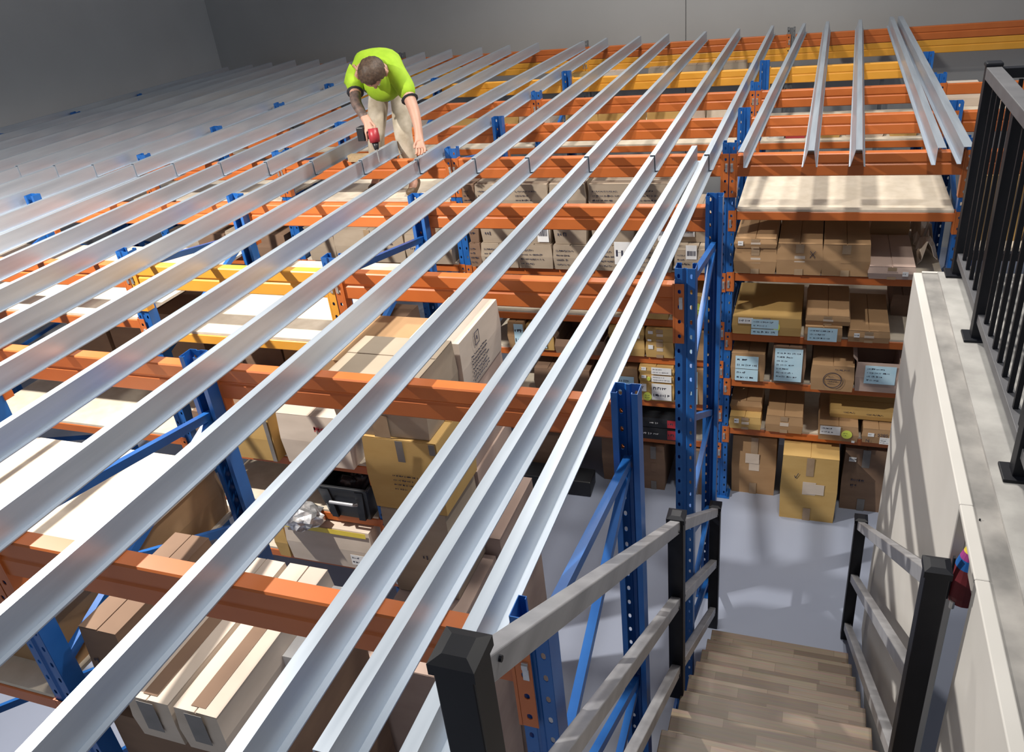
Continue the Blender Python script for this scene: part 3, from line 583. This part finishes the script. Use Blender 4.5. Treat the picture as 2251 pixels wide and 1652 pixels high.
# goods by the back wall, on a deck behind the eighth beam line
EZ = -.29
o = ob('shelf_board', MB().box(P(-5.6, 7.45, EZ), P(.55, 7.8, EZ+.012)), 'board'); tag(o, 'long pale board by the back wall carrying the farthest cartons', 'shelf board')
for i, x in enumerate((-5.4, -3.85, -2.0, -.32, .45)):
    tag(ob('support_post', MB().box(P(x, 7.66, -ZB), P(x+.03, 7.69, EZ)), 'galv_dull'), f"thin grey post under the long board by the back wall, {LINE[i]} from the side wall", 'post', 'posts under the back wall board')
for k, (a, b, zt, mt) in enumerate([(-.80, -.62, -.175, 'kraftg'), (-1.15, -.92, -.18, 'kraftg'), (-1.45, -1.27, -.19, 'kraftg'), (-1.9, -1.62, -.2, 'kraftw'), (-2.3, -1.98, -.2, 'kraft2')]):
    carton(a, b, 7.5, 7.75, EZ+.012, zt, mt, f"{'cream' if mt == 'kraftw' else 'greenish brown'} carton by the back wall, {LINE[k]} from the grey wall post", tape=False)
# right of the open shelf bay, seen between the balusters
o = ob('shelf_board', MB().box(P(.66, 3.86, -.45), P(1.88, 4.56, -.435)), 'board'); tag(o, 'pale board behind the balustrade with cream cartons', 'shelf board')
for i, (x, y) in enumerate(((.68, 3.9), (1.85, 3.9), (.68, 4.5), (1.85, 4.5))):
    tag(ob('support_post', MB().box(P(x, y, -ZB), P(x+.025, y+.025, -.45)), 'blue'), f"blue post under the board behind the balustrade, {['front near', 'front far', 'rear near', 'rear far'][i]}", 'post', 'posts behind the balustrade')
for k, (a, b, zt) in enumerate([(.69, .88, -.14), (.9, 1.1, -.12), (1.14, 1.4, -.15), (1.45, 1.7, -.13)]):
    carton(a, b, 3.95, 4.35, -.435, zt, ['kraft2', 'kraftw', 'kraftw', 'kraft2'][k], f"{['golden', 'cream', 'cream', 'golden'][k]} carton behind the balustrade, {LINE[k]} from its end post", tape=False)
for k, (a, b, zt) in enumerate([(.68, .9, -.10), (.95, 1.3, -.12)]):
    carton(a, b, 5.62, 5.9, -.2, zt, 'kraftw', f"cream carton on the far beam past the balustrade post, {['near', 'far'][k]} one", tape=False, seam=None)
o = ob('shelf_board', MB().box(P(.62, 5.30, -.215), P(1.88, 6.0, -.201)), 'board'); tag(o, 'pale board on the fourth row past the balustrade', 'shelf board')
for i, (x, y) in enumerate(((.66, 5.33), (1.84, 5.33), (.66, 5.95), (1.84, 5.95))):
    tag(ob('support_post', MB().box(P(x, y, -ZB), P(x+.025, y+.025, -.215)), 'blue'), f"blue post under the fourth row board past the balustrade, {['front near', 'front far', 'rear near', 'rear far'][i]}", 'post', 'posts behind the balustrade')
# black mat and timber offcut
tag(ob('rubber_mat', MB().box(P(-1.62, 3.66, -ZB), P(-1.10, 3.80, -ZB+.10), .01), 'plastic', bevel=.01), 'black folded mat on the floor in front of the shaded shelves', 'mat')
tag(ob('timber_offcut', MB().box(P(-2.36, 3.80, .001), P(-2.16, 3.845, .035)), 'wood'), 'short timber offcut lying on the beam beside the worker', 'timber')

# ---------------------------------------------------------------- staircase
st = thing('staircase', 'pine tread staircase running down beside the white partition', 'stairs', P(0, .41, -.2))
gx = .283; rise = .1246; go = .1745
tm = cached('tread', lambda: MB().box((-K*gx, -.02, -.045), (K*gx, K*go+.012, 0)).mesh('tread'))
base = P(0, .41, -.2)
for k in range(1, 14):
    o = ob('tread', tm.copy() if k % 3 else tm, 'tread', st, Vector((0, K*(go*(k-1)), -K*rise*k)), bevel=.004)
    # shift each tread's grain by sliding its mesh under the object origin
    dx = (k*.137) % .3
    o.data = tm.copy()
    for v in o.data.vertices: v.co.x += dx; v.co.y += .021*k; v.co.z += 0
    o.location.x -= dx; o.location.y -= .021*k
for sx in (-1, 1):
    a = Vector((sx*K*(gx-.02), -.08, -.26)); b = Vector((sx*K*(gx-.02), K*go*13-.06, -K*rise*13-.13))
    m = MB().bar(a, b, .02, .2)
    ob('stringer', m, 'redox', st)
def handrail(x, posts, label):
    t = thing('handrail', label, 'handrail', P(x, posts[0][0], posts[0][1]-.74))
    o0 = t.location
    ps = []
    for k, (y, zt) in enumerate(posts):
        zb = max(zt-.74, -ZB+.002) if k < len(posts)-1 else -ZB+.002
        a = P(x, y, zb)-o0; b = P(x, y, zt)-o0
        ob('post', MB().box((a.x-.033, a.y-.033, a.z), (b.x+.033, b.y+.033, b.z-.03)), 'black', t, bevel=.003)
        c = b
        ob('post_cap', MB().add([(c.x-.038, c.y-.038, c.z-.03), (c.x+.038, c.y-.038, c.z-.03), (c.x+.038, c.y+.038, c.z-.03), (c.x-.038, c.y+.038, c.z-.03), (c.x-.038, c.y-.038, c.z-.008), (c.x+.038, c.y-.038, c.z-.008), (c.x+.038, c.y+.038, c.z-.008), (c.x-.038, c.y+.038, c.z-.008), (c.x-.02, c.y-.02, c.z), (c.x+.02, c.y-.02, c.z), (c.x+.02, c.y+.02, c.z), (c.x-.02, c.y+.02, c.z)],
            [(0, 1, 5, 4), (1, 2, 6, 5), (2, 3, 7, 6), (3, 0, 4, 7), (4, 5, 9, 8), (5, 6, 10, 9), (6, 7, 11, 10), (7, 4, 8, 11), (8, 9, 10, 11), (3, 2, 1, 0)]), 'black', t)
        ps.append(b)
    for a, b in zip(ps[:-1], ps[1:]):
        for k, dzr in enumerate((.07, .50, .93)):
            u = Vector((0, .033, -dzr)); e = Vector((0, -.033, -dzr))
            sl = (b.z-a.z)/(b.y-a.y)
            p = a+u+Vector((0, 0, sl*.033)); q = b+e-Vector((0, 0, sl*.033))
            ob('rail', MB().bar(p, q, .042, .052), 'alu', t, bevel=.003)
            m = MB()
            for pp in (p+Vector((.022, .05, -.02)), q+Vector((.022, -.04, .01))): m.tube([pp-Vector((.003, 0, 0)), pp+Vector((.004, 0, 0))], .006, 8)
            ob('bolt', m, 'black', t)
handrail(-.296, [(.503, .39), (1.812, -.475), (2.83, -1.225)], 'stair handrail of grey rails and black posts on the rack side')
handrail(.284, [(1.39, -.172), (2.90, -1.255)], 'stair handrail of grey rails and black posts on the partition side')

# ---------------------------------------------------------------- balustrade on the slab
bx = .487; y_end = 2.945; zs0 = -.2+.006
bal = thing('balustrade', 'black vertical bar balustrade standing on the bare concrete slab edge', 'balustrade', P(bx, y_end, zs0))
H = 1.02
def bpost(x, y, name='post', cap=True):
    ob(name, MB().box((x-.03, y-.03, 0), (x+.03, y+.03, H)), 'black', bal, bevel=.002)
    if cap: ob('post_cap', MB().box((x-.036, y-.036, H), (x+.036, y+.036, H+.022)), 'black', bal, bevel=.008)
    ob('base_plate', MB().box((x-.06, y-.055, 0), (x+.05, y+.055, .012)), 'black', bal, bevel=.003)
bpost(0, 0)
ys = [-.735, -1.78, -2.85]
for y in ys: bpost(0, y, cap=False)
ob('top_rail', MB().box((-.032, -4.0, H-.05), (.03, -.03, H+.004)), 'greyrail', bal, bevel=.003)
ob('bottom_rail', MB().box((-.02, -4.0, .085), (.02, -.03, .125)), 'greyrail', bal, bevel=.002)
bmsh = MB().box((-.0085, -.0085, .125), (.0085, .0085, H-.06)).mesh('baluster')
y = -.03
edges = [0]+ys+[-4.0]
for a, b in zip(edges[:-1], edges[1:]):
    n = max(1, round(abs(b-a)/.122)-1)
    for k in range(1, n+1): ob('baluster', bmsh, 'black', bal, (0, a+(b-a)*k/(n+1), 0))
ob('top_rail', MB().box((.03, -.025, H-.05), (3.2, .025, H-.005)), 'black', bal, bevel=.003)
ob('bottom_rail', MB().box((.03, -.02, .085), (3.2, .02, .125)), 'black', bal, bevel=.002)
for k in range(1, 25): ob('baluster', bmsh, 'black', bal, (.122*k, 0, 0))

# ---------------------------------------------------------------- bag hanging in the partition opening
c = P(.386, 1.585, -.20)
bag = thing('hanging_bag', 'dark red bag with yellow and blue top hanging in the partition opening', 'bag', c)
def seg(prof, name, mat): ob(name, MB().tube([(0, 0, z) for z, q in prof], [q for z, q in prof], 18), mat, bag)
seg([(-.09, .004), (-.105, .014), (-.135, .026)], 'yellow_top', 'yeltape'); seg([(-.135, .026), (-.16, .034)], 'magenta_band', 'magenta')
seg([(-.16, .034), (-.195, .043)], 'blue_band', 'blue'); seg([(-.195, .043), (-.25, .052), (-.31, .054), (-.345, .046), (-.355, .03)], 'bag_body', 'bag')
ob('hanging_cord', MB().tube([(0, 0, -.09), (0, 0, -.0)], .003, 6), 'black', bag)
ob('strap', MB().box((-.057, -.03, -.33), (-.05, -.016, -.15)), 'black', bag)
ob('clip', MB().tube([(-.035, -.035, -.36), (-.035, -.035, -.33)], .009, 8), 'clip', bag)

# ---------------------------------------------------------------- the worker
def skin_mesh(name, chains, mat, parent, root=0, sub=2):
    """chains: list of [(point, radius), ...]; first point of a later chain may equal an earlier one"""
    V = []; R = []; E = []; idx = {}
    def vid(p, r):
        k = tuple(round(c, 4) for c in p)
        if k not in idx: idx[k] = len(V); V.append(Vector(p)); R.append(r)
        return idx[k]
    for ch in chains:
        last = None
        for p, r in ch:
            i = vid(p, r)
            if last is not None and i != last: E.append((last, i))
            last = i
    me = bpy.data.meshes.new(name); me.from_pydata([tuple(v) for v in V], E, []); me.update()
    o = bpy.data.objects.new(name, me); COL.objects.link(o); o.parent = parent
    me.materials.append(MT[mat])
    sk = o.modifiers.new('skin', 'SKIN'); sk.use_smooth_shade = True
    for i, r in enumerate(R):
        rr = r if isinstance(r, tuple) else (r, r)
        me.skin_vertices[0].data[i].radius = rr
        me.skin_vertices[0].data[i].use_root = (i == root)
    sb = o.modifiers.new('smooth', 'SUBSURF'); sb.levels = sub; sb.render_levels = sub
    return o
man = thing('person', 'person in lime green shirt and beige trousers bending down between the purlins', 'person', P(-2.2, 3.98, -.225+TB))
O = man.location
def Q(x, y, z): return P(x, y, z)-O
pel = Q(-2.195, 4.09, .335); sp1 = Q(-2.165, 3.99, .43); sp2 = Q(-2.115, 3.88, .485); ch = Q(-2.085, 3.80, .485); nk = Q(-2.062, 3.715, .475)
hd0 = Q(-2.05, 3.675, .475); hd1 = Q(-2.028, 3.62, .468); hd2 = Q(-2.008, 3.575, .43)
hpL = Q(-2.26, 4.09, .315); hpR = Q(-2.125, 4.08, .315)
knL = Q(-2.272, 3.99, .10); knR = Q(-2.10, 3.975, .10)
anL = Q(-2.355, 4.07, -.155); anR = Q(-2.085, 3.99, -.155)
ftL = Q(-2.345, 3.985, -.19); ftR = Q(-2.065, 3.905, -.19)
shL = Q(-2.225, 3.80, .437); elL = Q(-2.165, 3.66, .33); wrL = Q(-2.08, 3.585, .257); hdL = Q(-2.058, 3.558, .222)
shR = Q(-1.955, 3.78, .425); elR = Q(-1.85, 3.66, .27); wrR = Q(-1.805, 3.585, .165); hdR = Q(-1.797, 3.56, .132)
def fingers(w, h, side):
    d = (h-w).normalized(); s = d.cross(Vector((0, 0, 1))).normalized()*side; u = s.cross(d).normalized()
    out = []
    for k, (off, L) in enumerate(((-.03, .062), (-.010, .072), (.011, .068), (.031, .054))):
        a = h+s*off+d*.015; b = a+d*L*.45-u*.006; c = b+d*L*.35-u*.02; e = c+d*L*.15-u*.022
        out.append([(h, .022), (a, .010), (b, .0088), (c, .008), (e, .0066)])
    a = w+(h-w)*.35+s*(-.03); out.append([(w+(h-w)*.3, .022), (a, .012), (a+d*.03-s*.018, .0095), (a+d*.055-s*.012-u*.012, .008)])
    return out
body = [[(pel, .10), (sp1, (.125, .105)), (sp2, (.15, .10)), (ch, (.13, .09)), (nk, .058), (hd0, .068), (hd1, .088), (hd2, .066)],
        [(pel, .10), (hpL, .082), (knL, .056), (anL, .038), (ftL, .035)], [(pel, .10), (hpR, .082), (knR, .056), (anR, .038), (ftR, .035)],
        [(ch, (.13, .09)), (shL, .056), (elL, .042), (wrL, .028), (hdL, (.034, .016))], [(ch, (.13, .09)), (shR, .056), (elR, .042), (wrR, .028), (hdR, (.034, .016))]]
body += [[(hdL, (.034, .016))]+f[1:] for f in fingers(wrL, hdL, 1)[:4]]+[[(wrL, .028)]+fingers(wrL, hdL, 1)[4][1:]]
body += [[(hdR, (.034, .016))]+f[1:] for f in fingers(wrR, hdR, -1)[:4]]+[[(wrR, .028)]+fingers(wrR, hdR, -1)[4][1:]]
bo = skin_mesh('body', body, 'skin', man)
# clothes
mid = lambda a, b, t: a+(b-a)*t
shirt = skin_mesh('shirt', [[(mid(pel, sp1, .35), (.135, .12)), (sp1, (.15, .128)), (sp2, (.178, .125)), (ch, (.165, .112)), (mid(ch, nk, .45), (.10, .085))],
    [(ch, (.165, .112)), (mid(ch, shL, .75), .085), (mid(shL, elL, .22), .078), (mid(shL, elL, .62), .072)], [(ch, (.165, .112)), (mid(ch, shR, .75), .085), (mid(shR, elR, .22), .078), (mid(shR, elR, .62), .072)],
    ], 'lime', man)
# loose front of the shirt hanging below the chest
bm = bmesh.new(); bmesh.ops.create_icosphere(bm, subdivisions=3, radius=1)
fc = Q(-2.065, 3.78, .395)
for v in bm.verts: v.co = fc+Vector((v.co.x*.155, v.co.y*.10, v.co.z*.12*(1 if v.co.z > 0 else 1.1)))
me = bpy.data.meshes.new('shirt_front'); bm.to_mesh(me); bm.free(); ob('shirt_front', me, 'lime', man, smooth=True)
me = bpy.data.meshes.new('side_panel'); bm = bmesh.new(); bmesh.ops.create_icosphere(bm, subdivisions=3, radius=1)
fc = Q(-2.115, 3.87, .385)
for v in bm.verts: v.co = fc+Vector((v.co.x*.185, v.co.y*.12, v.co.z*.10))
bm.to_mesh(me); bm.free(); ob('side_panel', me, 'navy', man, smooth=True)
ob('collar', MB().tube([nk+Vector((.075*math.cos(a), .02, .0))+Vector((0, -.01, .075*math.sin(a))) for a in [i*math.pi/8-.2 for i in range(12)]], .014, 8), 'navy', man, smooth=True)
for a, b in ((shL, elL), (shR, elR)):
    c = mid(a, b, .66); ob('sleeve_cuff', MB().tube([mid(a, b, .62), mid(a, b, .635)], [.0645, .0640], 14), 'navy', man, smooth=True)
skin_mesh('trousers', [[(pel, .125), (hpL, .098), (mid(hpL, knL, .5), .09), (knL, .076), (mid(knL, anL, .5), .072), (mid(knL, anL, .9), .066)], [(pel, .125), (hpR, .098), (mid(hpR, knR, .5), .09), (knR, .076), (mid(knR, anR, .5), .072), (mid(knR, anR, .9), .066)], [(pel, .125), (mid(pel, sp1, .5), .12)]], 'khaki', man)
for a, f in ((anL, ftL), (anR, ftR)):
    b0 = Vector((a.x, a.y+.03, .035)); t0 = Vector((f.x, f.y-.05, .03))
    skin_mesh('boot', [[(a+Vector((0, 0, .03)), .052), (Vector((a.x, a.y+.015, .06)), .05), (mid(b0, t0, .5), (.046, .036)), (t0, (.042, .030))]], 'boot', man)
# head details and hair: crown towards the work, face turned down
face_dir = Vector((.02, .18, -1)).normalized(); sd = Vector((1, .35, 0)).normalized(); upd = Vector((.3, -.9, -.1)).normalized()
bm = bmesh.new(); bmesh.ops.create_icosphere(bm, subdivisions=4, radius=1); random.seed(3)
hcn = Q(-2.026, 3.625, .472)
for v in list(bm.verts):
    if v.co.dot(face_dir) > .42 and v.co.dot(upd) < .75: bm.verts.remove(v)
for v in bm.verts: v.co = hcn+(sd*v.co.dot(sd)*.098+upd*v.co.dot(upd)*.118+sd.cross(upd)*v.co.dot(sd.cross(upd))*.108)*(1+random.uniform(-.03, .04))
me = bpy.data.meshes.new('hair'); bm.to_mesh(me); bm.free(); ob('hair', me, 'hair', man, smooth=True)
fcn = hd1+face_dir*.082
for s in (-1, 1):
    ob('eye', MB().tube([fcn+sd*s*.032, fcn+sd*s*.032+face_dir*.006], [.011, .006], 10), 'paper', man, smooth=True)
    e = hd1+sd*s*.094-upd*.01; ob('ear', MB().tube([e-face_dir*.028, e+sd*s*.012, e+face_dir*.03], [.012, .02, .012], 8), 'skin', man, smooth=True)
ob('nose', MB().tube([fcn, fcn+face_dir*.022-upd*.025], [.012, .014], 8), 'skin', man, smooth=True)
ob('mouth', MB().tube([fcn-upd*.05-sd*.025, fcn-upd*.055, fcn-upd*.05+sd*.025], .006, 6), 'redink', man, smooth=True)
# tattooed forearm sleeve on his right arm
skin_mesh('arm_tattoo', [[(mid(shL, elL, .6), .050), (elL, .0445), (mid(elL, wrL, .5), .039), (mid(elL, wrL, .9), .032)]], 'tattoo', man)
# cordless drill in his right hand
dt = P(-2.003, 3.505, .075); gp = P(-2.05, 3.55, .216)
dr = thing('cordless_drill', 'red and black cordless drill in the worker\'s hand, bit down on the purlin', 'drill', dt)
L0 = P(-2.012, 3.515, .135)-dt; L1 = P(-2.022, 3.53, .165)-dt; L2 = P(-2.028, 3.54, .23)-dt
ob('motor_housing', MB().tube([L1, mid(L1, L2, .4), L2], [.036, .040, .036], 12), 'red', dr, smooth=True)
ob('chuck', MB().tube([L0, L1], [.016, .026], 12), 'plastic', dr, smooth=True)
ob('drill_bit', MB().tube([Vector((0, 0, .0)), L0], [.004, .006], 8), 'clip', dr)
g1 = mid(L1, L2, .8); g2 = gp-dt+Vector((-.055, .02, -.02))
ob('grip', MB().tube([g1, mid(g1, g2, .5), g2], [.022, .019, .022], 10), 'plastic', dr, smooth=True)
ob('battery', MB().box((g2.x-.05, g2.y-.04, g2.z-.05), (g2.x+.01, g2.y+.04, g2.z+.05)), 'plastic', dr, bevel=.006)
